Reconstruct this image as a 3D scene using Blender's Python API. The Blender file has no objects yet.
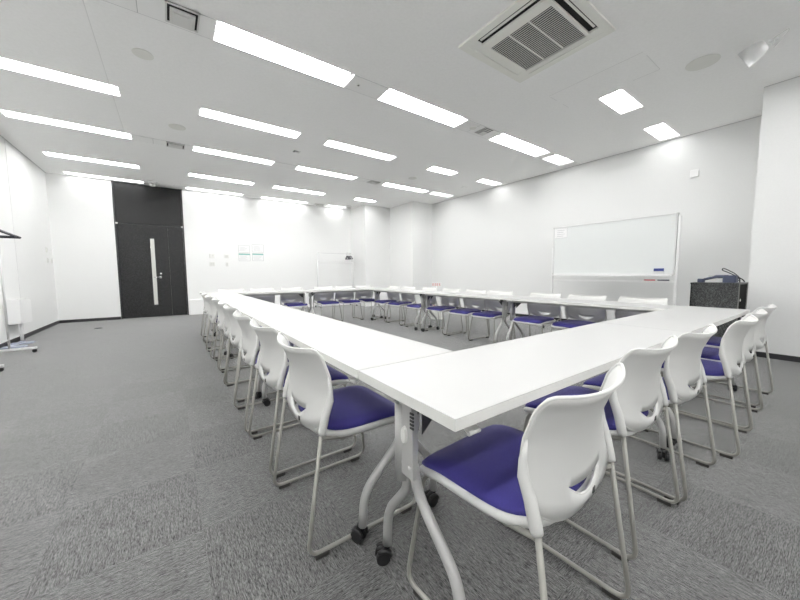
import bpy, bmesh, math, random
from mathutils import Vector, Matrix
random.seed(7)
S = bpy.context.scene
C = S.collection
H = 3.243          # ceiling height
CAMZ = 1.0464
XL, XR, YB, YF = -2.04, 6.9, 10.13, -2.6   # left wall, right wall, far (door) wall, wall behind the camera

# ------------------------------------------------------------------ materials
def mat(name, col, rough=.5, metal=0., spec=.5, emit=None, estr=0., sheen=0., coat=0.):
    m = bpy.data.materials.new(name); m.use_nodes = True
    b = m.node_tree.nodes['Principled BSDF']
    b.inputs['Base Color'].default_value = (*col, 1)
    b.inputs['Roughness'].default_value = rough
    b.inputs['Metallic'].default_value = metal
    b.inputs['Specular IOR Level'].default_value = spec
    b.inputs['Sheen Weight'].default_value = sheen
    b.inputs['Sheen Roughness'].default_value = .4
    b.inputs['Coat Weight'].default_value = coat
    if emit:
        b.inputs['Emission Color'].default_value = (*emit, 1)
        b.inputs['Emission Strength'].default_value = estr
    return m

def noise_variation(m, scale, amount, bump=0., detail=3, stretch=(1, 1, 1), dist=.002):
    nt = m.node_tree; b = nt.nodes['Principled BSDF']; L = nt.links
    tc = nt.nodes.new('ShaderNodeTexCoord'); mp = nt.nodes.new('ShaderNodeMapping')
    mp.inputs['Scale'].default_value = stretch
    n = nt.nodes.new('ShaderNodeTexNoise'); n.inputs['Scale'].default_value = scale; n.inputs['Detail'].default_value = detail
    L.new(tc.outputs['Object'], mp.inputs['Vector']); L.new(mp.outputs['Vector'], n.inputs['Vector'])
    col = b.inputs['Base Color'].default_value[:]
    r = nt.nodes.new('ShaderNodeValToRGB')
    r.color_ramp.elements[0].position = .3; r.color_ramp.elements[1].position = .7
    r.color_ramp.elements[0].color = tuple(c * (1 - amount) for c in col[:3]) + (1,)
    r.color_ramp.elements[1].color = tuple(min(1, c * (1 + amount)) for c in col[:3]) + (1,)
    L.new(n.outputs['Fac'], r.inputs['Fac']); L.new(r.outputs['Color'], b.inputs['Base Color'])
    if bump:
        bp = nt.nodes.new('ShaderNodeBump'); bp.inputs['Strength'].default_value = bump; bp.inputs['Distance'].default_value = dist
        L.new(n.outputs['Fac'], bp.inputs['Height']); L.new(bp.outputs['Normal'], b.inputs['Normal'])
    return m

M = {}
M['wall'] = noise_variation(mat('wall_paper_white', (.79, .793, .788), .7, spec=.3), 60, .01, .05)
M['ceil'] = noise_variation(mat('ceiling_rock_wool', (.965, .965, .955), .9, spec=.1), 38, .02, .25, 6)
M['panel'] = mat('ceiling_channel_metal', (.93, .93, .92), .6, spec=.2)
M['seam'] = mat('shadow_gap', (.55, .55, .55), .9)
M['faint'] = mat('hairline_joint', (.80, .80, .79), .9)
M['wallseam'] = mat('panel_joint', (.60, .60, .60), .9)
M['black_base'] = mat('skirting_black_vinyl', (.025, .025, .028), .4)
M['plastic'] = mat('chair_white_plastic', (.66, .66, .648), .42, spec=.4)
M['wire'] = mat('chair_frame_paint', (.32, .315, .29), .35, metal=.35, spec=.5)
M['glide'] = mat('glide_dark', (.045, .042, .04), .5)
M['tag'] = mat('tag_black', (.012, .012, .012), .4)
M['navy'] = noise_variation(mat('seat_fabric_blue', (.038, .033, .175), .85, spec=.15, sheen=.16), 900, .35, .25, 2)
M['top'] = mat('table_laminate_white', (.435, .435, .432), .4, spec=.3)
M['edge'] = mat('table_edge_band', (.74, .74, .715), .5, spec=.3)
M['steel'] = mat('table_leg_silver_paint', (.50, .50, .495), .38, metal=.3)
M['steel_dark'] = mat('bracket_dark', (.07, .07, .07), .45, metal=.4)
M['rubber'] = mat('caster_black', (.014, .014, .015), .4)
M['white'] = mat('enamel_white', (.85, .85, .85), .35)
M['offwhite'] = mat('plastic_offwhite', (.72, .72, .70), .5)
M['discgrey'] = mat('ceiling_disc_grey', (.80, .80, .76), .8)
M['reflector'] = mat('lamp_reflector', (.9, .9, .9), .5)
M['tube'] = mat('fluorescent_tube', (1, 1, 1), .5, emit=(1, 1, .985), estr=44)
M['tube_dim'] = mat('fluorescent_tube_dimmed', (1, 1, 1), .5, emit=(1, 1, .985), estr=10)
M['dark'] = mat('opening_black', (.01, .01, .01), .8)
M['slatgrey'] = mat('louvre_grey', (.62, .62, .60), .5)
M['acpanel'] = mat('air_conditioner_white', (.86, .86, .81), .5)
M['chrome'] = mat('satin_chrome', (.75, .75, .75), .2, metal=1)
M['board'] = mat('whiteboard_enamel', (.71, .73, .725), .3, spec=.5)
M['alu'] = mat('aluminium_pale', (.66, .66, .66), .4, metal=.4)
M['blue'] = mat('eraser_blue', (.03, .05, .22), .5)
M['red'] = mat('marker_red', (.65, .05, .08), .5)
M['palered'] = mat('print_faded_red', (.62, .22, .20), .6)
M['paper'] = mat('paper_white', (.80, .80, .80), .8)
M['ink'] = mat('paper_print_grey', (.45, .46, .47), .8)
M['green'] = mat('paper_print_green', (.26, .50, .45), .8)
M['hanger'] = mat('hanger_black', (.02, .02, .028), .45)
M['bluegrey'] = mat('base_bluish', (.34, .37, .46), .4)
M['laptop'] = mat('equipment_bluish_black', (.035, .045, .085), .5)
M['lens'] = mat('lens_grey', (.45, .46, .45), .3)
M['glassplate'] = mat('slit_window_frosted', (.56, .56, .53), .25, spec=.6)

def speckled(name, base, fleck, scale=420, thr=.56):
    m = mat(name, base, .5, spec=.28); nt = m.node_tree; L = nt.links; b = nt.nodes['Principled BSDF']
    tc = nt.nodes.new('ShaderNodeTexCoord'); n = nt.nodes.new('ShaderNodeTexNoise')
    n.inputs['Scale'].default_value = scale; n.inputs['Detail'].default_value = 2
    r = nt.nodes.new('ShaderNodeValToRGB'); r.color_ramp.elements[0].position = thr - .12; r.color_ramp.elements[1].position = thr + .1
    r.color_ramp.elements[0].color = (*base, 1); r.color_ramp.elements[1].color = (*fleck, 1)
    L.new(tc.outputs['Object'], n.inputs['Vector']); L.new(n.outputs['Fac'], r.inputs['Fac']); L.new(r.outputs['Color'], b.inputs['Base Color'])
    return m
M['door'] = speckled('door_charcoal', (.006, .0062, .0064), (.034, .035, .036), 90)
M['cabinet'] = speckled('cabinet_charcoal_speckled', (.012, .013, .013), (.10, .105, .105), 110)
M['cabinet_dark'] = mat('cabinet_inside_black', (.004, .004, .004), .8, spec=.1)
M['trimgrey'] = mat('cabinet_edge_grey', (.16, .16, .155), .5)

def carpet():
    m = mat('carpet_tiles', (.2, .2, .2), .95, spec=.05, sheen=.55); nt = m.node_tree; L = nt.links; b = nt.nodes['Principled BSDF']
    def N(t, **k):
        n = nt.nodes.new(t)
        for a, v in k.items(): setattr(n, a, v)
        return n
    tc = N('ShaderNodeTexCoord')
    # half-metre tiles laid quarter-turned: the checker picks which way the streaks run
    ck = N('ShaderNodeTexChecker'); ck.inputs['Scale'].default_value = 2.0
    ck.inputs['Color1'].default_value = (1, 1, 1, 1); ck.inputs['Color2'].default_value = (0, 0, 0, 1)
    mo = N('ShaderNodeMapping'); mo.inputs['Location'].default_value = (-.06, .01, .75)
    L.new(tc.outputs['Object'], mo.inputs['Vector']); L.new(mo.outputs['Vector'], ck.inputs['Vector'])
    def streak(sx, sy, detail, sc):
        mp = N('ShaderNodeMapping'); mp.inputs['Scale'].default_value = (sx, sy, 1)
        n = N('ShaderNodeTexNoise'); n.inputs['Scale'].default_value = sc; n.inputs['Detail'].default_value = detail; n.inputs['Roughness'].default_value = .75
        L.new(tc.outputs['Object'], mp.inputs['Vector']); L.new(mp.outputs['Vector'], n.inputs['Vector'])
        return n.outputs['Fac']
    def mix(a, c, f, blend='MIX'):
        x = N('ShaderNodeMix', data_type='RGBA', blend_type=blend)
        if isinstance(f, float): x.inputs[0].default_value = f
        else: L.new(f, x.inputs[0])
        L.new(a, x.inputs[6]); L.new(c, x.inputs[7]); return x.outputs[2]
    s = mix(streak(1, 14, 3, 11), streak(14, 1, 3, 11), ck.outputs['Color'])
    f2 = mix(streak(1, 7, 2, 48), streak(7, 1, 2, 48), ck.outputs['Color'])
    tot = mix(s, f2, .62)
    r = N('ShaderNodeValToRGB')
    r.color_ramp.elements[0].position = .37; r.color_ramp.elements[0].color = (.006, .006, .006, 1)
    r.color_ramp.elements[1].position = .66; r.color_ramp.elements[1].color = (.225, .225, .224, 1)
    L.new(tot, r.inputs['Fac'])
    tint = N('ShaderNodeMix', data_type='RGBA', blend_type='MULTIPLY'); tint.inputs[0].default_value = 1
    cr = N('ShaderNodeValToRGB'); cr.color_ramp.elements[0].color = (.97, .97, .97, 1); cr.color_ramp.elements[1].color = (1.03, 1.03, 1.03, 1)
    L.new(ck.outputs['Color'], cr.inputs['Fac'])
    L.new(r.outputs['Color'], tint.inputs[6]); L.new(cr.outputs['Color'], tint.inputs[7])
    L.new(tint.outputs[2], b.inputs['Base Color'])
    bp = N('ShaderNodeBump'); bp.inputs['Strength'].default_value = .9; bp.inputs['Distance'].default_value = .004
    L.new(tot, bp.inputs['Height']); L.new(bp.outputs['Normal'], b.inputs['Normal'])
    return m
M['carpet'] = carpet()

# ------------------------------------------------------------------ mesh helpers
def box(bm, x0, x1, y0, y1, z0, z1, mi=0, bev=0.):
    vs = [bm.verts.new((x, y, z)) for z in (z0, z1) for y in (y0, y1) for x in (x0, x1)]
    fs = []
    for q in ((0, 2, 3, 1), (4, 5, 7, 6), (0, 1, 5, 4), (2, 6, 7, 3), (0, 4, 6, 2), (1, 3, 7, 5)):
        f = bm.faces.new([vs[i] for i in q]); f.material_index = mi; fs.append(f)
    if bev:
        es = list({e for f in fs for e in f.edges})
        r = bmesh.ops.bevel(bm, geom=es, offset=bev, segments=2, affect='EDGES', profile=.5)
        for f in r['faces']: f.material_index = mi
    return vs

def tube(bm, pts, rad, seg=8, mi=0, cap=True, closed=False, smooth=True):
    P = [Vector(p) for p in pts]; n = len(P)
    R = rad if isinstance(rad, (list, tuple)) else [rad] * n
    T = []
    for i in range(n):
        if closed: t = P[(i + 1) % n] - P[i - 1]
        else: t = P[min(i + 1, n - 1)] - P[max(i - 1, 0)]
        T.append(t.normalized())
    up = Vector((0, 0, 1)) if abs(T[0].z) < .9 else Vector((1, 0, 0))
    u = T[0].cross(up).normalized(); rings = []
    for i in range(n):
        u = (u - T[i] * u.dot(T[i])).normalized(); v = T[i].cross(u)
        rings.append([bm.verts.new(P[i] + (u * math.cos(a) + v * math.sin(a)) * R[i]) for a in [2 * math.pi * k / seg for k in range(seg)]])
    m = n if closed else n - 1
    for i in range(m):
        A, B = rings[i], rings[(i + 1) % n]
        for k in range(seg):
            f = bm.faces.new((A[k], A[(k + 1) % seg], B[(k + 1) % seg], B[k])); f.smooth = smooth; f.material_index = mi
    if cap and not closed:
        f = bm.faces.new(rings[0][::-1]); f.material_index = mi
        f = bm.faces.new(rings[-1]); f.material_index = mi

def cyl(bm, c, r, z0, z1, seg=24, mi=0, r2=None):
    tube(bm, [(c[0], c[1], z0), (c[0], c[1], z1)], [r, r if r2 is None else r2], seg, mi)

def fillet(pts, r, n=5):
    P = [Vector(p) for p in pts]; out = [P[0]]
    for i in range(1, len(P) - 1):
        a = P[i - 1] - P[i]; b = P[i + 1] - P[i]
        d = min(r, a.length * .48, b.length * .48)
        p0 = P[i] + a.normalized() * d; p1 = P[i] + b.normalized() * d
        for k in range(n + 1):
            t = k / n; out.append(p0 * (1 - t) ** 2 + P[i] * 2 * t * (1 - t) + p1 * t * t)
    out.append(P[-1]); return out

def obj(name, bm, mats, parent=None, smooth_angle=None, loc=None):
    bmesh.ops.recalc_face_normals(bm, faces=bm.faces[:])
    me = bpy.data.meshes.new(name); bm.to_mesh(me); bm.free()
    for m in (mats if isinstance(mats, (list, tuple)) else [mats]): me.materials.append(m)
    o = bpy.data.objects.new(name, me); C.objects.link(o)
    if parent: o.parent = parent
    if loc: o.location = loc
    if smooth_angle: me.shade_smooth() if hasattr(me, 'shade_smooth') else None
    return o

def BM(): return bmesh.new()
def empty(name, loc=(0, 0, 0), rz=0):
    o = bpy.data.objects.new(name, None); o.empty_display_size = .1; C.objects.link(o)
    o.location = loc; o.rotation_euler = (0, 0, rz); return o
def tag(o, label, cat, group=None):
    o['label'] = label; o['category'] = cat
    if group: o['group'] = group
    return o
def struct(o, label=None):
    o['kind'] = 'structure'
    if label: o['label'] = label
    return o
def copy_tree(o, parent=None):
    c = o.copy(); C.objects.link(c)
    if parent: c.parent = parent
    for ch in [x for x in C.objects if x.parent == o]: copy_tree(ch, c)
    return c

# ------------------------------------------------------------------ room shell
bm = BM(); box(bm, XL - .1, XR + .1, YF - .1, YB + .3, -.1, 0)
struct(obj('floor', bm, M['carpet']), 'grey carpet tiles with streaks laid in alternating directions')

FULL = [(-1.72, -.375), (.45, 1.785), (2.25, 3.60), (4.40, 5.75)]
ROWS = {   # row -> (y0, y1, x spans)
    'A': (3.335, 3.62, FULL + [(5.97, 6.62)]),
    'X': (1.745, 2.005, [(-1.72, -.375), (.45, 1.785), (4.54, 5.22), (6.04, 6.80)]),  # first two spans are unseen lamps added for illumination
    'B': (5.13, 5.375, FULL[:3] + [(4.54, 5.25), (6.08, 6.77)]),
    'C': (6.68, 6.925, FULL + [(5.93, 6.66)]),
    'D': (8.48, 8.71, FULL[:3] + [(4.54, 5.22)]),
    'E': (9.83, 10.045, FULL[:3] + [(4.25, 4.85)]),
    'W': (-.02, .265, FULL[:3] + [(4.40, 5.1)]),  # unseen lamps above the camera, added to brighten the near side
    'V': (-1.65, -1.365, FULL[:3]),  # unseen lamps behind the camera, added to light the room
}
holes = [(x0, x1, y0, y1) for (y0, y1, sp) in ROWS.values() for (x0, x1) in sp]
bm = BM()
xs = sorted({XL - .05, XR + .05} | {h[0] for h in holes} | {h[1] for h in holes})
ys = sorted({YF - .05, YB + .1} | {h[2] for h in holes} | {h[3] for h in holes})
vg = {}
def gv(i, j):
    if (i, j) not in vg: vg[(i, j)] = bm.verts.new((xs[i], ys[j], H))
    return vg[(i, j)]
for i in range(len(xs) - 1):
    for j in range(len(ys) - 1):
        cx, cy = (xs[i] + xs[i + 1]) / 2, (ys[j] + ys[j + 1]) / 2
        if any(h[0] < cx < h[1] and h[2] < cy < h[3] for h in holes): continue
        bm.faces.new((gv(i, j), gv(i, j + 1), gv(i + 1, j + 1), gv(i + 1, j)))
r = bmesh.ops.extrude_face_region(bm, geom=bm.faces[:])
bmesh.ops.translate(bm, verts=[v for v in r['geom'] if isinstance(v, bmesh.types.BMVert)], vec=(0, 0, .02))
struct(obj('ceiling', bm, M['ceil']), 'pale grey mineral board ceiling')

bm = BM(); box(bm, XL - .1, XL, YF - .1, YB + .1, 0, H + .02)
wl = struct(obj('wall_left', bm, M['wall']), 'white panelled left wall')
bm = BM(); box(bm, XL, -.985, YB, YB + .1, 0, H + .02); box(bm, .372, XR, YB, YB + .1, 0, H + .02); box(bm, -.985, .372, YB + .08, YB + .1, 0, H + .02)
struct(obj('wall_back', bm, M['wall']), 'white far wall with the dark door')
bm = BM(); box(bm, XR, XR + .1, YF - .1, YB + .1, 0, H + .02)
struct(obj('wall_right', bm, M['wall']), 'white right wall behind the whiteboard')
bm = BM(); box(bm, XL - .1, XR + .1, YF - .1, YF, 0, H + .02)
struct(obj('wall_front', bm, M['wall']), 'white wall behind the camera')
bm = BM(); box(bm, 5.89, XR, YF, .75, 0, H)
struct(obj('wall_jut', bm, M['wall']), 'white wall section jutting forward at the right edge')
bm = BM(); box(bm, 5.16, XR, 9.12, YB, 0, H); box(bm, 6.12, XR, 7.88, 9.12, 0, H)
struct(obj('wall_columns', bm, M['wall']), 'stepped white columns in the far right corner')

# seams between the movable wall panels on the left wall
for y in (8.05, 6.0, 4.0):
    bm = BM(); box(bm, XL, XL + .002, y - .004, y + .004, .07, H - .002)
    struct(obj('trim_1', bm, M['wallseam']))
# ceiling edge gaps
bm = BM(); box(bm, XL, XL + .012, YF, YB, H - .006, H - .0005); struct(obj('trim_2', bm, M['seam']))
bm = BM(); box(bm, XR - .01, XR, .75, 7.88, H - .006, H - .0005); box(bm, 5.88, 5.89, YF, .75, H - .006, H - .0005); struct(obj('trim_3', bm, M['seam']))
# skirting
def skirt(n, x0, x1, y0, y1, z=.065):
    bm = BM(); box(bm, x0, x1, y0, y1, 0, z); struct(obj(n, bm, M['black_base']))
skirt('baseboard_left', XL, XL + .012, YF, YB)
skirt('baseboard_back', XL + .012, -.99, YB - .012, YB)
skirt('baseboard_right', XR - .012, XR, .75, 7.88)
skirt('baseboard_jut', 5.878, 5.89, YF, .75)
skirt('baseboard_jut_end', 5.89, XR - .012, .75, .762)
# low white cover running along the far wall, right of the door
bm = BM(); box(bm, .40, 5.16, YB - .05, YB, 0, .40, 0, .004)
struct(obj('trim_4', bm, M['wall']), 'low white cover along the foot of the far wall')
# ceiling board joint
bm = BM(); box(bm, -.452, -.446, -2, 3.33, H - .0012, H + .001); box(bm, -.452, -.446, 3.63, 6.67, H - .0012, H + .001)
struct(obj('trim_5', bm, M['faint']))
# access hatch lines
bm = BM()
for (x0, x1, y0, y1) in ((3.96, 3.966, 1.35, 2.33), (4.44, 4.446, 1.35, 1.6), (4.05, 4.44, 1.345, 1.351), (4.0, 4.15, 2.33, 2.336), (4.3, 4.44, 2.33, 2.336)):
    box(bm, x0, x1, y0, y1, H - .0012, H + .001)
struct(obj('trim_6', bm, M['faint']), 'thin outline of a ceiling access hatch')

# service channel panels between the lamps
k = 7
for row, gaps in (('A', [(-.375, .45), (1.785, 2.25), (3.60, 4.40), (5.75, 5.97), (6.62, XR)]),
                  ('C', [(-.375, .45), (1.785, 2.25), (3.60, 4.40), (5.75, 5.93), (6.66, XR)]),
                  ('E', [(-.375, .45), (1.785, 2.25), (3.60, 4.25), (4.85, 5.16)])):
    y0, y1, _ = ROWS[row]
    for (a, b_) in gaps:
        bm = BM()
        box(bm, a + .01, b_ - .01, y0 + .004, y1 - .004, H - .003, H + .001, 0)
        for yy in (y0 - .003, y1 - .003): box(bm, a + .004, b_ - .004, yy, yy + .006, H - .0012, H + .001, 1)
        if b_ - a > .5: box(bm, a + .27, a + .275, y0 + .004, y1 - .004, H - .0036, H - .002, 1)
        struct(obj('trim_%d' % k, bm, [M['panel'], M['seam']])); k += 1
# dark gap along the camera side of row A
bm = BM(); box(bm, .45, 1.785, 3.622, 3.632, H - .002, H + .001); box(bm, 2.25, 3.6, 3.622, 3.628, H - .002, H + .001)
struct(obj('trim_%d' % k, bm, M['black_base']))

# ------------------------------------------------------------------ ceiling lights
def make_light(w, d, dim=False):
    t = empty('ceiling_light')
    bm = BM(); D = .095; e = .004
    x, y = w / 2 - .001, d / 2 - .001
    v = [bm.verts.new(p) for p in ((-x, -y, 0), (x, -y, 0), (x, y, 0), (-x, y, 0), (-x + .01, -y + .03, D), (x - .01, -y + .03, D), (x - .01, y - .03, D), (-x + .01, y - .03, D))]
    for q in ((0, 1, 5, 4), (1, 2, 6, 5), (2, 3, 7, 6), (3, 0, 4, 7), (4, 5, 6, 7)): bm.faces.new([v[i] for i in q])
    obj('reflector', bm, M['reflector'], t)
    for s in (-1, 1):
        bm = BM(); yy = s * d * .25
        tube(bm, [(-x + .035, yy, .036), (x - .035, yy, .036)], .015, 10)
        tb = obj('tube', bm, M['tube_dim' if dim else 'tube'], t)
        for e_ in (-1, 1):
            bm = BM(); tube(bm, [(e_ * (x - .012), yy, .036), (e_ * (x - .036), yy, .036)], .013, 10)
            obj('lamp_holder', bm, M['offwhite'], tb)
    return t
names = {'A': 'in the channel row crossing above the near table', 'X': 'in the row beside the air conditioner',
         'B': 'in the second row past the air conditioner', 'C': 'in the middle channel row with vents', 'D': 'in the row before the last',
         'E': 'in the last row against the far wall', 'W': 'in the unseen row added above the camera', 'V': 'in the unseen row added behind the camera'}
ordn = ['first', 'second', 'third', 'fourth', 'fifth']
for row, (y0, y1, sp) in ROWS.items():
    for i, (x0, x1) in enumerate(sp):
        t = make_light(x1 - x0, y1 - y0, row == 'E' or x1 > 6)
        t.location = ((x0 + x1) / 2, (y0 + y1) / 2, H)
        ln = 'short' if x1 - x0 < 1 else 'long'
        tag(t, '%s ceiling light, %s from left, %s' % (ln, ordn[i], names[row]), 'ceiling light', 'recessed fluorescent ceiling lights')

# ------------------------------------------------------------------ ceiling fittings
t = tag(empty('air_conditioner', (2.89, 1.865, H)), 'square four-way cassette air conditioner with slatted grille in the ceiling', 'air conditioner')
bm = BM()
X0, X1, Y0, Y1 = -.5, .5, -.49, .49
# frame as ring of boxes, leaving the blower slots open
box(bm, X0, X1, Y0, Y0 + .075, -.022, 0, 0, .004); box(bm, X0, X1, Y1 - .075, Y1, -.022, 0, 0, .004)
box(bm, X0, X0 + .075, Y0 + .07, Y1 - .07, -.022, 0, 0, .004); box(bm, X1 - .075, X1, Y0 + .07, Y1 - .07, -.022, 0, 0, .004)
box(bm, X0 + .05, X1 - .05, Y0 + .05, Y1 - .05, -.004, 0, 1)
for sx in (-1, 1):
    for sy in (-1, 1):
        cx, cy = sx * .39, sy * .38
        box(bm, cx - .055, cx + .055, cy - .055, cy + .055, -.021, -.003, 0, .003)
obj('frame', bm, [M['acpanel'], M['dark']], t)
bm = BM()
box(bm, -.345, .345, -.335, -.305, -.028, -.006, 0, .003); box(bm, -.345, .345, .305, .335, -.028, -.006, 0, .003)
box(bm, -.345, -.245 + .0, -.31, .31, -.028, -.006, 0, .003); box(bm, .335 - .0, .345 + .0, -.31, .31, -.028, -.006, 0)
box(bm, -.25, .34, -.31, .31, -.0195, -.006, 1)
n = 24
for i in range(n):
    x = -.240 + (i + .5) * .575 / n
    box(bm, x - .0050, x + .0050, -.305, .305, -.0255, -.0235, 2)
for y in (-.10, .10): box(bm, -.245, .34, y - .005, y + .005, -.027, -.013, 0)
box(bm, .337, .345, -.33, .33, -.028, -.006, 0)
obj('grille', bm, [M['acpanel'], M['dark'], M['slatgrey']], t)
for (x0, x1, y0, y1, open_) in ((-.41, -.385, -.30, .30, 1), (-.30, .30, -.405, -.385, 1), (.35, .422, -.333, .333, 0), (-.333, .333, .338, .412, 0)):
    bm = BM(); box(bm, x0, x1, y0, y1, -.018, -.012, 0, .002); obj('flap', bm, M['acpanel'], t)

def disc(x, y, r, label, name='ceiling_speaker', cat='speaker', m='discgrey', th=.006):
    bm = BM(); cyl(bm, (0, 0), r, -th, 0, 32); tube(bm, [(r * math.cos(a), r * math.sin(a), -th * .6) for a in [2 * math.pi * q / 32 for q in range(32)]], .003, 6, closed=True)
    tag(obj(name, bm, M[m], loc=(x, y, H)), label, cat, 'round ceiling speakers')
disc(-.10, 4.24, .085, 'round grey ceiling disc at the upper left, between the first two light rows')
disc(.21, 5.97, .105, 'round grey ceiling disc just before the left vent channel')
disc(4.67, 1.05, .135, 'large round grey ceiling disc beside the white spotlight')
disc(4.67, 6.02, .095, 'round grey ceiling disc in the far right of the ceiling')
bm = BM(); cyl(bm, (0, 0), .05, -.006, 0, 20)
tag(obj('detector_plate', bm, M['discgrey'], loc=(3.85, 3.47, H - .003)), 'small grey disc in the channel beside the chevron vent', 'detector')
bm = BM(); cyl(bm, (0, 0), .022, -.008, 0, 12); cyl(bm, (0, 0), .009, -.012, -.008, 10, 1)
tag(obj('sprinkler_head', bm, [M['offwhite'], M['dark']], loc=(1.90, 3.47, H - .003)), 'tiny round sprinkler cover in the channel between the two nearest lights', 'sprinkler')

def vent(x, y, w, d, label):
    t = tag(empty('ceiling_vent', (x, y, H - .003)), label, 'vent', 'supply vents in the ceiling channels')
    bm = BM(); hw, hd = w / 2, d / 2
    box(bm, -hw, hw, -hd, hd, -.004, 0, 1)
    e = .022
    box(bm, -hw, hw, hd - .012, hd, -.014, -.001, 0); box(bm, -hw, -hw + .012, -hd, hd, -.014, -.001, 0); box(bm, hw - .012, hw, -hd, hd, -.014, -.001, 0); box(bm, -hw, hw, -hd, -hd + .012, -.014, -.001, 0)
    obj('frame', bm, [M['offwhite'], M['dark']], t)
    bm = BM(); box(bm, -hw + .03, hw - .03, -hd + .045, hd - .02, -.02, -.006, 0, .003)
    obj('diffuser_plate', bm, M['offwhite'], t)
    bm = BM(); box(bm, -hw + .055, hw - .055, -hd + .075, hd - .045, -.03, -.018, 0, .003); obj('inner_plate', bm, M['offwhite'], t)
    return t
vent(.205, 3.45, .24, .25, 'square white ceiling vent with dark slots left of the nearest light')
vent(.20, 6.80, .26, .22, 'small ceiling vent in the middle channel, left end')
vent(4.10, 6.80, .26, .22, 'small ceiling vent in the middle channel, right part')
vent(3.95, 9.93, .26, .19, 'small ceiling vent against the far wall')
t = tag(empty('slot_vent', (4.08, 3.45, H - .003)), 'ceiling vent with black chevron slots in the near channel', 'vent')
bm = BM(); box(bm, -.1, .1, -.12, .12, -.004, 0); obj('plate', bm, M['offwhite'], t)
bm = BM()
for i in range(3):
    o_ = .025 * i
    box(bm, -.09 + o_ * 1.2, .085, -.105 + o_ * 1.6, -.092 + o_ * 1.6, -.0055, -.0035)
    box(bm, -.09 + o_ * 1.2, -.08 + o_ * 1.2, -.105 + o_ * 1.6, .10, -.0055, -.0035)
obj('slot', bm, M['dark'], t)
bm = BM(); box(bm, -.06, .06, -.05, .05, -.004, 0); box(bm, -.055, .02, -.045, -.02, -.006, -.003, 1); box(bm, -.055, -.03, -.045, .03, -.006, -.003, 1)
tag(obj('ceiling_access_plate', bm, [M['offwhite'], M['dark']], loc=(1.97, 5.93, H)), 'tiny dark-cornered plate on the ceiling between second and middle light rows', 'plate')
bm = BM()
box(bm, -.10, .10, -.003, .003, -.003, 0); box(bm, -.003, .003, -.003, .12, -.003, 0)
tag(obj('ceiling_hook_rail', bm, M['slatgrey'], loc=(6.2, 5.85, H)), 'thin grey L-shaped mark on the ceiling near the right wall', 'rail')

def dome(x, y, label):
    t = tag(empty('ceiling_sensor', (x, y, H)), label, 'sensor', 'white ceiling sensors')
    bm = BM(); cyl(bm, (0, 0), .085, -.05, 0, 28, r2=.10); obj('base', bm, M['white'], t)
    bm = BM(); pr = [(.07, -.05), (.072, -.085), (.062, -.105), (.04, -.112)]
    tube(bm, [(0, 0, z) for _, z in pr], [r_ for r_, _ in pr], 28); obj('dome', bm, M['offwhite'], t)
dome(-.21, 9.70, 'white dome sensor on the ceiling above the dark door')
dome(4.83, 9.60, 'white dome sensor on the ceiling in the far right corner')

# white hooded spotlight, upper right
t = tag(empty('spotlight', (4.77, .568, H)), 'white hooded spotlight on a small bracket hanging from the ceiling, upper right', 'spotlight')
bm = BM(); cyl(bm, (0, 0), .03, -.014, 0, 20); tube(bm, [(0, 0, -.01), (.0, .0, -.055)], .008, 8); obj('bracket', bm, M['white'], t)
bm = BM()
A = Vector((4.655, .60, 3.175)) - Vector((4.77, .568, H)); B = Vector((4.668, .745, 3.10)) - Vector((4.77, .568, H)); ax = (B - A)
pts = [A + ax * s for s in (0, .06, .25, .6, 1)]
tube(bm, pts, [.026, .050, .068, .080, .086], 24, cap=False)
bmesh.ops.solidify(bm, geom=bm.faces[:], thickness=.003)
obj('hood', bm, M['white'], t)
bm = BM(); tube(bm, [A + ax * .74, A + ax * .8], [.078, .078], 24); obj('lens', bm, M['lens'], t)
bm = BM(); tube(bm, fillet([(0, 0, -.01), (-.06, -.0, -.02), (-.12, -.05, -.03), (-.12, -.1, -.01), (-.07, -.1, -.004), (0, -.03, -.05), (.02, .0, -.07)], .03), .003, 6)
obj('cable', bm, M['offwhite'], t)

# ------------------------------------------------------------------ door
d = struct(empty('door_1', (0, YB, 0)), 'tall charcoal door with a slit window and black frame')
bm = BM(); box(bm, -.955, .342, .012, .06, 2.292, H - .01, 0, .003); obj('transom_panel', bm, M['door'], d)
bm = BM(); box(bm, -.955, .0235, .016, .06, .008, 2.276, 0, .003); leaf = obj('door_leaf', bm, M['door'], d)
bm = BM(); box(bm, .0245, .342, .016, .06, .008, 2.276, 0, .003); obj('side_leaf', bm, M['door'], d)
bm = BM(); box(bm, -.985, -.958, -.012, .07, 0, H - .01); box(bm, .345, .372, -.012, .07, 0, H - .01); box(bm, -.958, .345, .02, .07, 2.278, 2.29)
obj('door_frame', bm, M['black_base'], d)
bm = BM(); box(bm, -.335, -.265, .009, .02, .32, 1.95); box(bm, -.340, -.335, .006, .02, .31, 1.955, 1); box(bm, -.265, -.260, .006, .02, .31, 1.955, 1); box(bm, -.34, -.26, .004, .02, .305, .325, 1)
obj('slit_window', bm, [M['glassplate'], M['chrome']], leaf)
bm = BM(); tube(bm, [(-.175, .016, 1.0), (-.175, -.045, 1.0)], .010, 12); tube(bm, [(-.175, -.045, 1.0), (-.31, -.045, 1.0)], .009, 12); box(bm, -.20, -.155, .008, .017, .97, 1.03, 0, .003)
obj('door_handle', bm, M['chrome'], leaf)
bm = BM(); tube(bm, [(-.165, .016, 1.09), (-.165, -.012, 1.09)], .020, 16); obj('lock', bm, M['chrome'], leaf)
bm = BM()
for x in (-.945, .332): box(bm, x - .02, x + .02, -.014, .012, 2.262, 2.30, 0, .003)
obj('hinge', bm, M['offwhite'], d)

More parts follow.
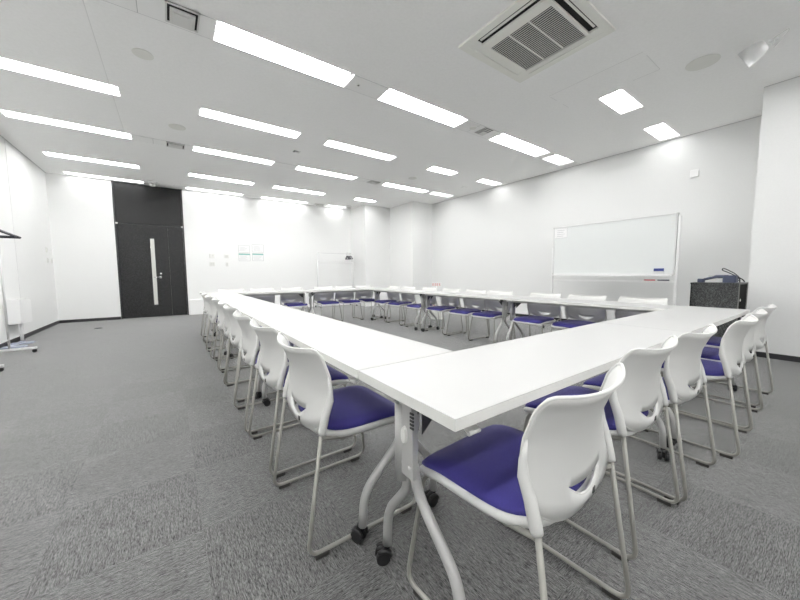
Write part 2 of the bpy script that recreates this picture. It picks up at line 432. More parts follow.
# ------------------------------------------------------------------ things on the far wall
def wallplate(name, x0, x1, z0, z1, label, cat, extra=None):
    t = tag(empty(name, ((x0 + x1) / 2, YB, (z0 + z1) / 2)), label, cat)
    w, h_ = (x1 - x0) / 2, (z1 - z0) / 2
    bm = BM(); box(bm, -w, w, -.012, 0, -h_, h_, 0, .003); obj('plate', bm, M['offwhite'], t)
    bm = BM(); (extra or (lambda b: box(b, -w * .55, w * .55, -.016, -.010, -h_ * .6, h_ * .6, 0, .002)))(bm)
    obj('button', bm, M['slatgrey'], t)
wallplate('card_reader', .91, 1.035, 1.50, 1.62, 'upper wall plate nearest the door, with dark edge and round dial', 'card reader',
          lambda b: (box(b, -.06, -.045, -.018, -.010, -.05, .05), cyl(b, (.02, 0), .001, 0, .001, 6), tube(b, [(.015, -.010, .01), (.015, -.02, .01)], .02, 14)))
wallplate('light_switch', .905, 1.035, 1.285, 1.40, 'lower wall switch plate nearest the door', 'switch', lambda b: (box(b, -.045, -.004, -.018, -.010, -.04, .04), box(b, .004, .045, -.018, -.010, -.04, .04)))
wallplate('thermostat', 1.265, 1.385, 1.51, 1.61, 'upper pale thermostat plate between the switches and the posters', 'thermostat')
wallplate('light_switch', 1.295, 1.365, 1.28, 1.40, 'small lower wall switch just left of the posters', 'switch')
bm = BM(); box(bm, -.02, .02, -.012, 0, -.008, .008, 0, .003)
tag(obj('wall_hook', bm, M['slatgrey'], loc=(2.50, YB, 2.86)), 'tiny grey hook high on the far wall above the posters', 'hook')

def poster(x0, x1, z0, z1, green, label, seed):
    rr = random.Random(seed); bm = BM(); w, h_ = x1 - x0, z1 - z0
    box(bm, 0, w, -.003, 0, 0, h_, 0)
    def r_(a, b, c, d_, mi): box(bm, a, b, -.0042, -.002, c, d_, mi)
    g = 1
    r_(0, w, 0, .008, 1); r_(0, .008, 0, h_, 1); r_(w - .008, w, 0, h_, 1); r_(0, w, h_ - .008, h_, 1)
    if green: r_(0, w, h_ - .045, h_, 2)
    z = h_ - (.07 if green else .05)
    while z > .03:
        a = .02 + rr.random() * .03; b_ = w - .03 - rr.random() * .1
        r_(a, b_, z - .006, z, 1); z -= .026
    tag(obj('notice_sheet', bm, [M['paper'], M['ink'], M['green']], loc=(x0, YB, z0)), label, 'notice', 'notice sheets taped on the far wall')
poster(1.625, 1.925, 1.68, 1.885, False, 'upper left of the four notice sheets on the far wall, faint grey lines', 1)
poster(1.985, 2.305, 1.70, 1.925, False, 'upper right of the four notice sheets on the far wall, thin grey border', 2)
poster(1.628, 1.93, 1.44, 1.655, True, 'lower left notice sheet with a green header on the far wall', 3)
poster(1.985, 2.29, 1.45, 1.665, True, 'lower right notice sheet with a green header on the far wall', 4)

# left wall plates
for (y, z0, z1, w, lab) in ((9.72, 1.53, 1.64, .07, 'upper switch plate on the left wall near the corner'),
                       (9.72, 1.31, 1.42, .06, 'lower left switch plate on the left wall near the corner'),
                       (9.99, 1.31, 1.42, .06, 'lower switch plate on the left wall closest to the corner')):
    t = tag(empty('light_switch', (XL, y, (z0 + z1) / 2)), lab, 'switch', 'switch plates on the left wall')
    h_ = (z1 - z0) / 2
    bm = BM(); box(bm, 0, .012, -w / 2, w / 2, -h_, h_, 0, .003); obj('plate', bm, M['offwhite'], t)
    bm = BM(); box(bm, .010, .016, -w / 4, w / 4, -h_ * .6, h_ * .6, 0, .002); obj('button', bm, M['slatgrey'], t)
# right wall sensor plate
bm = BM(); box(bm, -.02, 0, -.05, .05, -.055, .055, 0, .004); box(bm, -.022, -.001, -.056, -.05, -.06, .03, 1)
tag(obj('wall_box', bm, [M['white'], M['slatgrey']], loc=(XR, 1.56, 2.62)), 'small white box high on the right wall above the whiteboard end', 'box')
# floor outlet
bm = BM(); v = [bm.verts.new(p) for p in ((-.06, -.05, 0), (.06, -.05, 0), (.06, .05, 0), (-.06, .05, 0), (-.04, -.035, .012), (.04, -.035, .012), (.04, .035, .012), (-.04, .035, .012))]
for q in ((0, 1, 5, 4), (1, 2, 6, 5), (2, 3, 7, 6), (3, 0, 4, 7), (4, 5, 6, 7), (0, 3, 2, 1)): bm.faces.new([v[i] for i in q])
tag(obj('floor_outlet', bm, M['black_base'], loc=(-1.2, 8.66, 0)), 'small dark outlet cover on the carpet left of the door', 'outlet')

# ------------------------------------------------------------------ tables
TW, TL, TH = .457, 1.797, .72
def caster(parent, x, y, ang):
    bm = BM()
    ca, sa = math.cos(ang), math.sin(ang)
    off = Vector((ca, sa, 0)) * .018; side = Vector((-sa, ca, 0)); c = Vector((x, y, .026)) - off
    for s in (-1, 1):
        tube(bm, [c + side * s * .008, c + side * s * .024], [.026, .024], 18)
    tube(bm, [c - side * .008, c + side * .008], .012, 10)
    tube(bm, [(x, y, .035), (x, y, .075)], .010, 10)
    # hood over the twin wheels
    for s in (-.018, .0, .018):
        pts = [c + side * s + Vector((ca * math.cos(a), sa * math.cos(a), math.sin(a))) * .0275 for a in [math.radians(q) for q in (10, 40, 70, 100, 130)]]
        tube(bm, pts, .008, 6)
    o = obj('caster', bm, M['rubber'], parent)
    return o
def make_table():
    t = empty('folding_table')
    hw, hl = TW / 2, TL / 2
    bm = BM()
    box(bm, -hl, hl, -hw, hw, TH - .0305, TH, 0, .0015)
    for f in bm.faces:
        f.material_index = 0 if f.calc_center_median().z > TH - .0012 else 1
    obj('tabletop', bm, [M['top'], M['edge']], t)
    bm = BM(); box(bm, -hl + .10, hl - .10, -.02, .02, .645, .675, 0, .004); box(bm, -hl + .10, hl - .10, .10, .115, .655, .689, 0)
    obj('beam', bm, M['steel'], t)
    for s in (-1, 1):
        xc = s * (hl - .092)
        bm = BM()
        # channel-shaped upright with a rounded head
        prof = []
        wd, th = .038, .010; xp = xc + s * .030; yo = .034
        head = [(yo + wd * math.cos(a), .625 + .042 * math.sin(a)) for a in [math.pi * q / 10 for q in range(11)]]
        outl = [(yo + wd, .43)] + head + [(yo - wd, .43)]
        fr = [bm.verts.new((xp - th, y, z)) for y, z in outl]; bk = [bm.verts.new((xp + th, y, z)) for y, z in outl]
        bm.faces.new(fr); bm.faces.new(bk[::-1]); m_ = len(outl)
        for q in range(m_): bm.faces.new((fr[q], fr[(q + 1) % m_], bk[(q + 1) % m_], bk[q]))
        tube(bm, [(xp - s * .002, yo + wd - .004, .40), (xp - s * .002, yo + wd - .004, .648)], .021, 14)
        # grip ridges
        for q in range(5): box(bm, xp + s * .009, xp + s * .013, yo - .044, yo - .028, .590 + q * .011, .596 + q * .011, 1)
        # feet tubes
        for sy in (-1, 1):
            p = fillet([(xp - s * .004, yo + sy * .022, .47), (xc + s * .006, yo + sy * .024, .365), (xc, .016 + sy * .176, .20), (xc, .016 + sy * .184, .065)], .07, 7)
            tube(bm, p, .0165, 14)
        # pivot bracket up to the underside of the top
        for yy in (-.012, .05):
            pp = [(xc + s * .01, .57), (xc + s * .01, .665), (xc - s * .04, .689), (xc - s * .11, .689), (xc - s * .10, .675)]
            a_ = [bm.verts.new((x, yy - .002, z)) for x, z in pp]; b_ = [bm.verts.new((x, yy + .002, z)) for x, z in pp]
            fs = [bm.faces.new(a_), bm.faces.new(b_[::-1])] + [bm.faces.new((a_[q], a_[(q + 1) % 5], b_[(q + 1) % 5], b_[q])) for q in range(5)]
            for f in fs: f.material_index = 1
        tube(bm, [(xc, -.012, .655), (xc, .05, .655)], .012, 12)
        lg = obj('leg', bm, [M['steel'], M['steel_dark']], t)
        bm = BM()
        v_ = [(xc, .033 + .013 * math.cos(a), .56 + .028 * math.sin(a)) for a in [2 * math.pi * q / 20 for q in range(20)]]
        a_ = [bm.verts.new((xp + s * .009, y, z)) for _, y, z in v_]; b_ = [bm.verts.new((xp + s * .019, .033 + (y - .033) * .85, .56 + (z - .56) * .85)) for _, y, z in v_]
        bm.faces.new(b_)
        for q in range(20): bm.faces.new((a_[q], a_[(q + 1) % 20], b_[(q + 1) % 20], b_[q]))
        obj('release_button', bm, M['offwhite'], lg)
        for sy in (-1, 1): caster(lg, xc, .016 + sy * .184, .6 * sy + s)
        # fold lever at the front edge
        bm = BM(); sy = -1
        v = [bm.verts.new(q) for q in ((s * (hl - .12), sy * .155, .689), (s * (hl - .07), sy * .155, .689), (s * (hl - .075), sy * .20, .655), (s * (hl - .115), sy * .20, .655),
                                       (s * (hl - .12), sy * .155, .682), (s * (hl - .07), sy * .155, .682), (s * (hl - .075), sy * .20, .647), (s * (hl - .115), sy * .20, .647))]
        for q in ((0, 1, 2, 3), (4, 7, 6, 5), (0, 4, 5, 1), (2, 6, 7, 3), (0, 3, 7, 4), (1, 5, 6, 2)): bm.faces.new([v[i] for i in q])
        tube(bm, [(s * (hl - .115), sy * .20, .651), (s * (hl - .075), sy * .20, .651)], .006, 8)
        obj('fold_lever', bm, M['slatgrey'], t)
    return t

table0 = make_table()
X0, Y0 = .505, .498
tabs = []
yc = Y0 + TW / 2
for i in range(2): tabs.append((X0 + .9 + 1.8 * i, yc, 0, ['white folding table at the near corner of the ring, closest to the camera', 'white folding table in the near side of the ring, in front of the black cabinet'][i]))
ly = Y0 + TW + .003
for i in range(3): tabs.append((X0 + TW / 2, ly + .9 + 1.8 * i, -math.pi / 2, ['white folding table on the left side, abutting the nearest table', 'middle white folding table of the left side', 'white folding table at the far end of the left side, facing the door'][i]))
for i in range(3): tabs.append((X0 + 3.6 - TW / 2, ly + .9 + 1.8 * i, math.pi / 2, ['white folding table on the whiteboard side, nearest the black cabinet', 'middle white folding table of the whiteboard side', 'white folding table on the whiteboard side, at the far corner'][i]))
fy = ly + 5.4 + TW / 2
for i in range(2): tabs.append((X0 + .9 + 1.8 * i, fy, math.pi, ['white folding table of the far side, in front of the posters', 'white folding table of the far side, in front of the far coat rack'][i]))
for i, (x, y, a, lab) in enumerate(tabs):
    o = table0 if i == 0 else copy_tree(table0)
    o.location = (x, y, 0); o.rotation_euler = (0, 0, a)
    tag(o, lab, 'table', 'white folding tables joined in a ring')

# ------------------------------------------------------------------ chairs
def lerp_tab(tab, z):
    if z <= tab[0][0]: return tab[0][1]
    for (a, va), (b, vb) in zip(tab, tab[1:]):
        if z <= b:
            t = (z - a) / (b - a); t = t * t * (3 - 2 * t) * .5 + t * .5
            return va + (vb - va) * t
    return tab[-1][1]
WTAB = [(.42, .198), (.47, .214), (.53, .226), (.60, .233), (.70, .225), (.79, .213)]
STAB = [(.42, -.185), (.47, -.178), (.53, -.158), (.60, -.143), (.66, -.146), (.72, -.163), (.76, -.182), (.79, -.204)]
CTAB = [(.42, -.008), (.47, -.022), (.53, -.034), (.60, -.048), (.72, -.058), (.79, -.062)]
def bpt(u, z):
    w = lerp_tab(WTAB, z)
    return Vector((u * w, lerp_tab(STAB, z) + lerp_tab(CTAB, z) * (1 - abs(u) ** 2.2), z))
def superell(hw, y0, y1, n=40, p=4.0, taper=0.):
    cy, hy = (y0 + y1) / 2, (y1 - y0) / 2; out = []
    for k in range(n):
        a = 2 * math.pi * k / n; c, s = math.cos(a), math.sin(a)
        q = p if s < 0 else 12.; r = (abs(c) ** q + abs(s) ** q) ** (-1 / q)
        y = cy + hy * s * r
        out.append(((hw - taper * (y1 - y) / (y1 - y0)) * c * r, y))
    return out
def droop(y): return -.020 * max(0, (y - .12) / .115) ** 2 + .006 * max(0, (-.08 - y) / .1)
def rings_mesh(bm, rings, cap0=True, cap1=True):
    V = [[bm.verts.new(p) for p in r] for r in rings]
    for A, B in zip(V, V[1:]):
        for k in range(len(A)):
            f = bm.faces.new((A[k], A[(k + 1) % len(A)], B[(k + 1) % len(A)], B[k])); f.smooth = True
    if cap0: bm.faces.new(V[0][::-1]).smooth = True
    if cap1: bm.faces.new(V[-1]).smooth = True

def make_chair():
    t = empty('stacking_chair')
    # ---- backrest
    bm = BM(); u0 = .45
    us = sorted({round(x, 4) for x in [-1, -.985, -.965, -.94, -.90, -.83, -.76, -.68, -.6, -.52] + [1, .985, .965, .94, .90, .83, .76, .68, .6, .52] + [-u0 + u0 * 2 * k / 10 for k in range(11)]})
    def zb(u): return .436 + .062 * abs(u) ** 3.2
    def zt(u): return .762 + .016 * u * u - .008 * (max(0, abs(u) - .92) / .08) ** 2
    def zsb(u): return .468 + .050 * (u / u0) ** 2 if abs(u) < u0 - 1e-3 else .518 + .05 * (abs(u) - u0) / (1 - u0)
    def zst(u): return .508 + .010 * (u / u0) ** 2 if abs(u) < u0 - 1e-3 else zsb(u)
    NR = 10; cols = []
    for u in us:
        col = [bm.verts.new(bpt(u, zb(u))), bm.verts.new(bpt(u, (zb(u) + zsb(u)) / 2))]
        a = bm.verts.new(bpt(u, zsb(u))); col.append(a)
        col.append(a if abs(u) >= u0 - 1e-3 else bm.verts.new(bpt(u, zst(u))))
        for k_ in range(1, NR + 1):
            z = zst(u) + (zt(u) - zst(u)) * k_ / NR
            p = bpt(u, z)
            if k_ == NR: p.y -= .006
            col.append(bm.verts.new(p))
        cols.append(col)
    for i in range(len(us) - 1):
        for j in range(len(cols[0]) - 1):
            if j == 2: continue
            q = [cols[i][j], cols[i + 1][j], cols[i + 1][j + 1], cols[i][j + 1]]
            qq = []
            for v in q:
                if v not in qq: qq.append(v)
            if len(qq) > 2: f = bm.faces.new(qq); f.smooth = True
    loops_outer = [c[0].co.copy() for c in cols] + [cols[-1][j].co.copy() for j in range(1, NR + 4) if j != 3] + [c[-1].co.copy() for c in cols[::-1][1:]] + [cols[0][j].co.copy() for j in range(NR + 2, 0, -1) if j != 3]
    slot_loop = [cols[i][2].co.copy() for i, u in enumerate(us) if abs(u) <= u0 + 1e-3] + [cols[i][3].co.copy() for i, u in reversed(list(enumerate(us))) if abs(u) < u0 - 1e-3]
    bmesh.ops.recalc_face_normals(bm, faces=bm.faces[:])
    bmesh.ops.solidify(bm, geom=bm.faces[:], thickness=.006)
    for f in bm.faces: f.smooth = True
    tube(bm, loops_outer, .0050, 8, closed=True)
    tube(bm, slot_loop, .0046, 6, closed=True)
    for s in (-1, 1):   # sleeves that receive the rear legs
        tube(bm, [(s * .226, -.184, .458), (s * .227, -.181, .47), (s * .229, -.167, .53), (s * .232, -.150, .58), (s * .231, -.147, .62), (s * .226, -.152, .67)], [.0140, .0155, .0150, .0135, .009, .003], 12)
    br = obj('backrest', bm, M['plastic'], t)
    bm = BM(); p = bpt(.18, .458); box(bm, p.x - .007, p.x + .007, p.y - .0075, p.y - .0035, .449, .467)
    obj('tag', bm, M['tag'], br)
    # ---- seat pan
    bm = BM()
    def R(hw, y0, y1, z, taper=.004): return [(x, y, z + droop(y)) for x, y in superell(hw, y0, y1, 56, 3.4, taper)]
    rings_mesh(bm, [R(.16, -.12, .18, .404), R(.202, -.160, .218, .404), R(.217, -.176, .233, .410), R(.224, -.184, .240, .420), R(.224, -.184, .240, .430), R(.217, -.177, .233, .436), R(.198, -.160, .216, .434)])
    obj('seat_pan', bm, M['plastic'], t)
    bm = BM()
    rings_mesh(bm, [R(.205, -.163, .234, .426), R(.211, -.168, .240, .436), R(.209, -.166, .239, .446), R(.200, -.158, .231, .452), R(.14, -.11, .16, .456), R(.06, -.05, .06, .455)])
    obj('seat_cushion', bm, M['navy'], t)
    # ---- sled legs
    for s in (-1, 1):
        bm = BM()
        path = fillet([(s * .226, -.183, .475), (s * .240, -.252, .019), (s * .244, .252, .019), (s * .205, .205, .410), (s * .188, -.09, .402), (s * .222, -.188, .445)], .05, 6)
        tube(bm, path, .0078, 10)
        lg = obj('sled_leg', bm, M['wire'], t)
        for y in (-.20, .19):
            bm = BM(); box(bm, s * .242 - .009, s * .242 + .009, y - .026, y + .026, 0, .017, 0, .003)
            obj('glide', bm, M['glide'], lg)
    for y, z in ((.15, .398), (-.08, .398)):
        bm = BM(); tube(bm, [(-.19, y, z), (.19, y, z)], .008, 8); obj('crossbar', bm, M['wire'], t)
    return t
chair0 = make_chair()
W = ['first', 'second', 'third', 'fourth', 'fifth', 'sixth', 'seventh', 'eighth', 'ninth']
pl = []
for i, (x, y, a) in enumerate([(.862, .575, 3.5), (1.538, .632, 0), (2.067, .612, -1), (2.757, .555, 1), (3.28, .572, 0), (3.88, .585, -2)]):
    lab = ['white chair with blue seat nearest the camera, pushed under the near corner table', 'second white blue-seated chair along the near tables, right behind the closest chair',
           'third white blue-seated chair along the near tables, at the table joint', 'fourth white blue-seated chair along the near tables, a table caster beside its sled',
           'fifth white blue-seated chair along the near tables, in front of the black cabinet', 'last white chair of the near side, closest to the jutting right wall'][i]
    pl.append((x, y, a, lab, 'chairs along the near tables'))
for i, y in enumerate([1.325, 1.913, 2.47, 3.12, 3.62, 4.20, 4.82, 5.50, 6.05]):
    lab = 'blue-seated chair on the left side, ' + ['nearest the camera beside the table leg', 'second from the near corner', 'third from the near corner', 'fourth from the near corner', 'fifth, at the middle of the row',
          'fourth from the far end', 'third from the far end', 'next to last towards the door', 'last and smallest, closest to the door'][i]
    pl.append((.622 + [-.012, -.01, -.02, 0, .01, .01, -.01, 0, .01][i], y, -90 + [0, 1, -1, 2, 0, -1, 1, 0, 0][i], lab, 'chairs along the left tables'))
for i, y in enumerate([1.31, 1.884, 2.427, 3.16, 3.655, 4.232, 4.84, 5.50, 6.06]):
    lab = 'blue-seated chair, whiteboard side, ' + ['first from the cabinet end, mostly hidden by the near table', 'second from the cabinet end, in front of the whiteboard', 'third, left of the whiteboard middle, beside the table legs',
          'fourth, at the left edge of the whiteboard', 'fifth, with its seat fully in view', 'sixth, just right of the far table-leg pair', 'seventh, just left of the far table-leg pair', 'next to last before the far corner', 'last, in the far corner'][i]
    pl.append((3.985, y, 90, lab, 'chairs along the whiteboard side'))
for i, x in enumerate([.95, 1.503, 2.087, 2.80, 3.31, 3.83]):
    lab = 'blue-seated chair on the far side, ' + ['first from the left, hidden behind the left tables', 'second from the left, below the posters', 'third, just left of the far table legs', 'fourth, just right of the far table legs', 'fifth, below the far coat rack', 'last on the right in the far corner'][i]
    pl.append((x, fy + TW / 2 - .115, 180, lab, 'chairs along the far side'))
for i, (x, y, a, lab, g) in enumerate(pl):
    o = chair0 if i == 0 else copy_tree(chair0)
    o.location = (x, y, 0); o.rotation_euler = (0, 0, math.radians(a))
    tag(o, lab, 'chair', g)

# ------------------------------------------------------------------ whiteboard
WX = 6.0
t = tag(empty('whiteboard', (WX, 2.425, 0)), 'wide mobile whiteboard on a white frame in front of the right wall', 'whiteboard')
hy = .915
bm = BM(); box(bm, -.004, .014, -hy + .01, hy - .01, 1.03, 1.892); obj('board', bm, M['board'], t)
bm = BM()
box(bm, -.014, .02, -hy, hy, 1.885, 1.90, 0, .003); box(bm, -.014, .02, -hy, hy, 1.015, 1.035, 0, .003)
box(bm, -.014, .02, -hy - .004, -hy + .016, 1.015, 1.90, 0, .003); box(bm, -.014, .02, hy - .016, hy + .004, 1.015, 1.90, 0, .003)
fr = obj('board_frame', bm, M['alu'], t)
bm = BM()
for y in (-hy, hy):
    for z in (1.892, 1.03): box(bm, -.018, .024, y - .014, y + .014, z - .014, z + .014, 0, .004)
obj('corner_cap', bm, M['slatgrey'], fr)
bm = BM(); box(bm, -.085, -.012, -hy + .02, hy - .02, .995, 1.003); box(bm, -.09, -.083, -hy + .02, hy - .02, .990, 1.018, 0, .002); obj('pen_tray', bm, M['white'], t)
for s in (-1, 1):
    bm = BM(); y = s * (hy + .022)
    box(bm, -.002, .030, y - .014, y + .014, .09, 1.52 if s > 0 else 1.86, 0, .004)
    box(bm, -.27, .30, y - .018, y + .018, .06, .09, 0, .004)
    ft = obj('upright', bm, M['white'], t)
    bm = BM()
    for x in (-.25, .28):
        tube(bm, [(x, y - .012, .027), (x, y + .012, .027)], .027, 16); tube(bm, [(x, y, .03), (x, y, .062)], .008, 8)
    obj('caster', bm, M['rubber'], ft)
bm = BM(); box(bm, 0, .028, -hy - .02, hy + .02, .895, .925, 0, .003); box(bm, 0, .028, -hy - .02, hy + .02, .50, .54, 0, .003); obj('crossbar', bm, M['white'], t)
bm = BM(); box(bm, -.03, 0, -.06, .06, -.02, .024, 0, .004); box(bm, -.031, -.014, -.06, .06, -.034, -.018, 1)
tag(obj('board_eraser', bm, [M['blue'], M['slatgrey']], loc=(WX - .006, 1.69, 1.085)), 'blue whiteboard eraser stuck at the lower right of the board', 'eraser')
bm = BM(); tube(bm, [(0, -.07, 0), (0, .07, 0)], .008, 10)
tag(obj('marker', bm, M['red'], loc=(WX - .012, 1.80, .933)), 'red marker lying on the bar below the whiteboard', 'marker', 'markers at the whiteboard')
bm = BM(); tube(bm, [(0, -.07, 0), (0, .07, 0)], .008, 10)
tag(obj('marker', bm, M['laptop'], loc=(WX - .012, 1.63, .933)), 'dark marker lying right of the red one below the whiteboard', 'marker', 'markers at the whiteboard')
# paper at the board's top left corner (left as seen from the camera = larger y)
bm = BM(); box(bm, -.003, 0, -.12, .12, -.09, .09)
for q in range(4): box(bm, -.0042, -.001, -.02 - .05 + (q % 2) * .02, .07, .05 - q * .035, .056 - q * .035, 1)
for (a, b_, c_, e_) in ((-.12, .12, -.09, -.086), (-.12, -.117, -.09, .09)): box(bm, -.0042, -.001, a, b_, c_, e_, 1)
tag(obj('notice_sheet', bm, [M['paper'], M['ink']], loc=(WX - .005, 3.21, 1.785)), 'paper instructions stuck to the upper left corner of the whiteboard', 'notice')
for q in range(4):
    bm = BM(); box(bm, -.008, 0, -.02, .02, -.006, .006, 0, .002)
    tag(obj('magnet', bm, M['offwhite'], loc=(WX - .004, 1.56, 1.84 - q * .045)), '%s magnet bar from the top at the right edge of the whiteboard' % W[q], 'magnet', 'magnets on the whiteboard')

# ------------------------------------------------------------------ black cabinet with equipment
CX0, CX1, CY0, CY1, CZ = 5.12, 5.60, .715, 1.125, .925
t = tag(empty('equipment_cabinet', ((CX0 + CX1) / 2, (CY0 + CY1) / 2, 0)), 'black speckled equipment cabinet beyond the near tables', 'cabinet')
cx, cy = (CX1 - CX0) / 2, (CY1 - CY0) / 2
bm = BM(); box(bm, -cx, -cx + .016, -cy, cy, .06, CZ - .018, 0, .002); box(bm, cx - .016, cx, -cy, cy, .06, CZ - .018, 0, .002); box(bm, -cx, cx, cy - .016, cy, .06, CZ - .018, 0, .002)
box(bm, -cx, cx, -cy, cy, .045, .06, 0); box(bm, -cx - .004, cx + .004, -cy - .004, cy + .004, CZ - .018, CZ, 0, .002)
obj('body', bm, M['cabinet'], t)
bm = BM()
box(bm, -cx - .005, -cx + .004, -cy - .005, -cy + .004, .06, CZ, 0); box(bm, cx - .004, cx + .005, -cy - .005, -cy + .004, .06, CZ, 0); box(bm, -cx - .005, cx + .005, -cy - .005, -cy + .003, CZ - .006, CZ + .001, 0)
obj('edge_trim', bm, M['trimgrey'], t)
bm = BM(); box(bm, -cx + .018, cx - .018, -cy + .004, -cy + .02, .065, CZ - .02); dr = obj('door', bm, M['cabinet_dark'], t)
bm = BM(); box(bm, -cx + .02, -cx + .05, -cy - .012, -cy + .006, .72, .75, 0, .003); obj('latch', bm, M['chrome'], dr)
for sx in (-1, 1):
    for sy in (-1, 1):
        bm = BM(); x, y = sx * (cx - .05), sy * (cy - .05)
        tube(bm, [(x, y - .012, .024), (x, y + .012, .024)], .024, 14); tube(bm, [(x, y, .024), (x, y, .047)], .008, 8); obj('caster', bm, M['rubber'], t)
# equipment lying on top: microphone case + cable tangle
t2 = tag(empty('document_camera', (5.22, .92, CZ + .001)), 'dark blue folded document camera lying on the black cabinet', 'document camera')
bm = BM(); box(bm, -.07, .07, -.17, -.06, 0, .085, 0, .01); obj('base', bm, M['laptop'], t2)
bm = BM(); tube(bm, [(-.02, -.10, .07), (-.02, .0, .070), (-.02, .10, .038), (-.02, .13, .02)], [.020, .018, .014, .014], 10); obj('arm', bm, M['laptop'], t2)
bm = BM(); box(bm, -.05, .02, .10, .16, 0, .045, 0, .008); obj('head', bm, M['laptop'], t2)
bm = BM(); box(bm, -.03, .0, .02, .07, .068, .085, 0, .004); obj('knob', bm, M['slatgrey'], t2)
bm = BM()
tube(bm, fillet([(.08, -.16, .0), (.06, -.16, .05), (-.0, -.13, .10), (-.03, -.06, .15), (-.02, -.03, .165), (0, -.02, .14), (.0, -.07, .115), (.03, -.13, .075), (.05, -.19, .03), (.06, -.20, .005)], .03), .0058, 6)
tag(obj('cable', bm, M['hanger'], loc=(5.22, .90, CZ + .005)), 'black cable looping up from the equipment cabinet', 'cable')
bm = BM(); pts = [(.05 * math.cos(a * .9) * (1 + .1 * math.sin(3 * a)), .045 * math.sin(a * .9), .005 + .003 * a) for a in [q * .4 for q in range(36)]]
tube(bm, pts, .004, 6); tag(obj('cable', bm, M['hanger'], loc=(5.36, .80, CZ + .002)), 'coiled dark cable on the back of the equipment cabinet', 'cable')
bm = BM(); box(bm, -.10, .10, -.09, .12, 0, .012, 0, .003)
tag(obj('paper_stack', bm, M['paper'], loc=(5.38, .99, CZ + .001)), 'white papers lying under the document camera arm', 'paper')

# ------------------------------------------------------------------ coat racks and hangers
def coat_rack(loc, length, height, label, rz, second=None):
    t = tag(empty('coat_rack', loc, rz), label, 'coat rack', 'white coat racks')
    for s in (-1, 1):
        bm = BM(); x = s * length / 2
        tube(bm, [(x, 0, .05), (x, 0, height)], .0125, 10); u = obj('post', bm, M['alu'], t)
        bm = BM(); box(bm, x - .022, x + .022, -.25, .25, .045, .075, 0, .008); obj('foot', bm, M['alu'], t)
        bm = BM()
        for y in (-.225, .225): tube(bm, [(x - .012, y, .023), (x + .012, y, .023)], .023, 14); tube(bm, [(x, y, .023), (x, y, .05)], .007, 8)
        obj('caster', bm, M['rubber'], u)
    bm = BM(); tube(bm, [(-length / 2, 0, height), (length / 2, 0, height)], .011, 10); obj('hanging_rail', bm, M['alu'], t)
    bm = BM(); z2 = second or .2; tube(bm, [(-length / 2, 0, z2), (length / 2, 0, z2)], .008, 10); obj('lower_rail', bm, M['white'], t)
    return t
def make_hanger():
    t = empty('coat_hanger')
    bm = BM()
    tube(bm, fillet([(-.205, 0, -.155), (0, 0, -.045), (.205, 0, -.155)], .05), [.009] * 8, 8) if False else None
    P = fillet([(-.215, 0, -.165), (-.03, 0, -.075), (.03, 0, -.075), (.21, 0, -.165)], .04, 5)
    n = len(P); tube(bm, P, [.016 - .004 * abs(2 * i / (n - 1) - 1) for i in range(n)], 8)
    tube(bm, [(-.205, 0, -.168), (.205, 0, -.168)], .009, 8)
    obj('shoulder_bar', bm, M['hanger'], t)
    bm = BM(); hk = [(0, 0, -.075), (0, 0, -.03)] + [(.018 * math.sin(a) * 1.0, 0, -.012 + .030 - .0 - .018 * math.cos(a) - .0) for a in [math.radians(q) for q in (20, 60, 100, 140, 180, 220, 250)]]
    tube(bm, hk, .0035, 6); obj('hook', bm, M['hanger'], t)
    return t
coat_rack((-1.785, 5.93, 0), 1.10, 1.715, 'white wheeled coat rack at the left edge by the panelled wall', math.pi / 2)
coat_rack((4.40, 9.72, 0), 1.24, 1.715, 'thin white coat rack against the far wall beyond the far tables', 0, 1.44)
h0 = make_hanger(); first = True
for i, y in enumerate([6.44, 6.37, 6.30, 6.23]):
    h = h0 if first else copy_tree(h0); first = False
    h.location = (-1.785, y, 1.715); h.rotation_euler = (0, 0, math.radians([0, 3, -4, 2][i]))
    tag(h, '%s black coat hanger from the back on the left coat rack' % W[i], 'coat hanger', 'hangers on the left coat rack')
for i, x in enumerate([4.80, 4.84, 4.89, 4.94]):
    h = copy_tree(h0); h.location = (x, 9.72, 1.715); h.rotation_euler = (0, 0, math.radians(90 + [-12, -10, -13, -11][i]))
    tag(h, '%s black coat hanger from the left in the cluster on the far coat rack' % W[i], 'coat hanger', 'hangers on the far coat rack')

# white box on a stand by the left wall
t = tag(empty('stand_box', (-1.93, 7.6, 0)), 'white box on a short pole with a flat bluish base, against the left wall', 'box')
bm = BM(); v = [bm.verts.new(p) for p in ((-.08, -.28, .31), (.06, -.28, .32), (.06, .22, .30), (-.08, .22, .29), (-.08, -.28, .69), (.06, -.28, .69), (.06, .22, .67), (-.08, .22, .67))]
for q in ((0, 3, 2, 1), (4, 5, 6, 7), (0, 1, 5, 4), (2, 3, 7, 6), (0, 4, 7, 3), (1, 2, 6, 5)): bm.faces.new([v[i] for i in q])
bmesh.ops.bevel(bm, geom=bm.edges[:], offset=.010, segments=2, affect='EDGES')
obj('box', bm, M['white'], t)
bm = BM(); box(bm, -.02, .03, -.08, .12, .672, .69, 0, .004); obj('lid', bm, M['offwhite'], t)
bm = BM(); tube(bm, [(-.02, .0, .02), (-.02, 0, .33)], .022, 12); obj('pole', bm, M['white'], t)
bm = BM(); box(bm, -.09, .15, -.60, -.46, 0, .02, 0, .006); box(bm, -.09, .15, -.25, -.12, 0, .022, 0, .006); box(bm, -.05, .0, -.5, .05, 0, .018, 0, .004); obj('base', bm, M['bluegrey'], t)

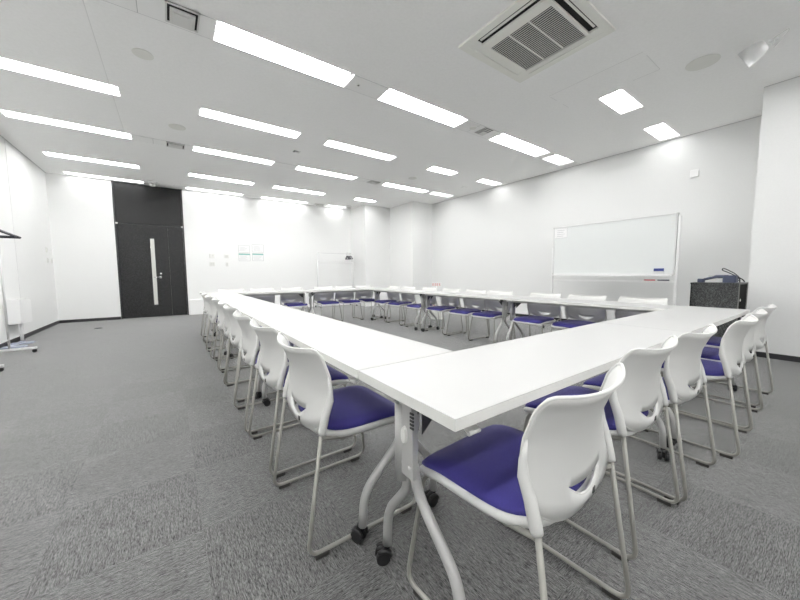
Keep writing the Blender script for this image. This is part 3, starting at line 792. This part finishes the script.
# notice stand behind the far right tables
t = tag(empty('notice_stand', (5.0, 5.55, 0)), 'small white stand with red printing, behind the whiteboard-side tables', 'stand')
R_ = math.radians(-55); t.rotation_euler = (0, 0, R_)
bm = BM(); box(bm, -.12, .12, -.07, .07, .03, .60, 0, .01); box(bm, -.10, .10, -.074, -.068, .42, .425, 1); box(bm, -.10, .10, -.074, -.068, .52, .525, 1); obj('body', bm, [M['offwhite'], M['seam']], t)
bm = BM(); box(bm, -.14, .14, -.09, .09, 0, .03, 0, .008); obj('base', bm, M['offwhite'], t)
bm = BM(); box(bm, -.11, -.03, -.074, -.068, .30, .335, 0); obj('label', bm, M['palered'], t)
bm = BM(); tube(bm, [(0, 0, .60), (0, 0, .76)], .008, 8); obj('pole', bm, M['white'], t)
bm = BM(); box(bm, -.12, .12, -.006, .0, .755, .845, 0)
for (a, b_, c_, e_) in ((-.10, -.06, .775, .825), (-.045, -.01, .775, .825), (.0, .04, .775, .825), (.055, .09, .775, .825)):
    box(bm, a, b_, -.008, -.005, c_, c_ + .008, 1); box(bm, a, b_, -.008, -.005, e_ - .008, e_, 1); box(bm, a, b_, -.008, -.005, (c_ + e_) / 2 - .004, (c_ + e_) / 2 + .004, 1); box(bm, (a + b_) / 2 - .004, (a + b_) / 2 + .004, -.008, -.005, c_, e_, 1)
obj('sign_plate', bm, [M['paper'], M['palered']], t)

# ------------------------------------------------------------------ camera and view
yaw, pitch, roll = [math.radians(a) for a in (35.529, -4.62, -.313)]
fwd = Vector((math.sin(yaw) * math.cos(pitch), math.cos(yaw) * math.cos(pitch), math.sin(pitch)))
r0 = Vector((math.cos(yaw), -math.sin(yaw), 0)); u0_ = r0.cross(fwd)
right = r0 * math.cos(roll) + u0_ * math.sin(roll); up = -r0 * math.sin(roll) + u0_ * math.cos(roll)
cam = bpy.data.cameras.new('camera'); co = bpy.data.objects.new('camera', cam); C.objects.link(co)
mw = Matrix((right, up, -fwd)).transposed().to_4x4(); mw.translation = Vector((0, 0, CAMZ)); co.matrix_world = mw
cam.sensor_width = 36; cam.lens = 322.03 / 800 * 36; cam.clip_start = .02
S.camera = co

w = bpy.data.worlds.new('world'); S.world = w; w.use_nodes = True
w.node_tree.nodes['Background'].inputs[0].default_value = (.8, .85, .9, 1); w.node_tree.nodes['Background'].inputs[1].default_value = .05
vs = S.view_settings
vs.view_transform = 'Standard'; vs.look = 'None'; vs.gamma = 1; vs.use_curve_mapping = False; vs.exposure = .5
S.cycles.use_denoising = True
S.cycles.max_bounces = 10; S.cycles.diffuse_bounces = 8
S.cycles.use_light_tree = True
S.cycles.sample_clamp_indirect = 6
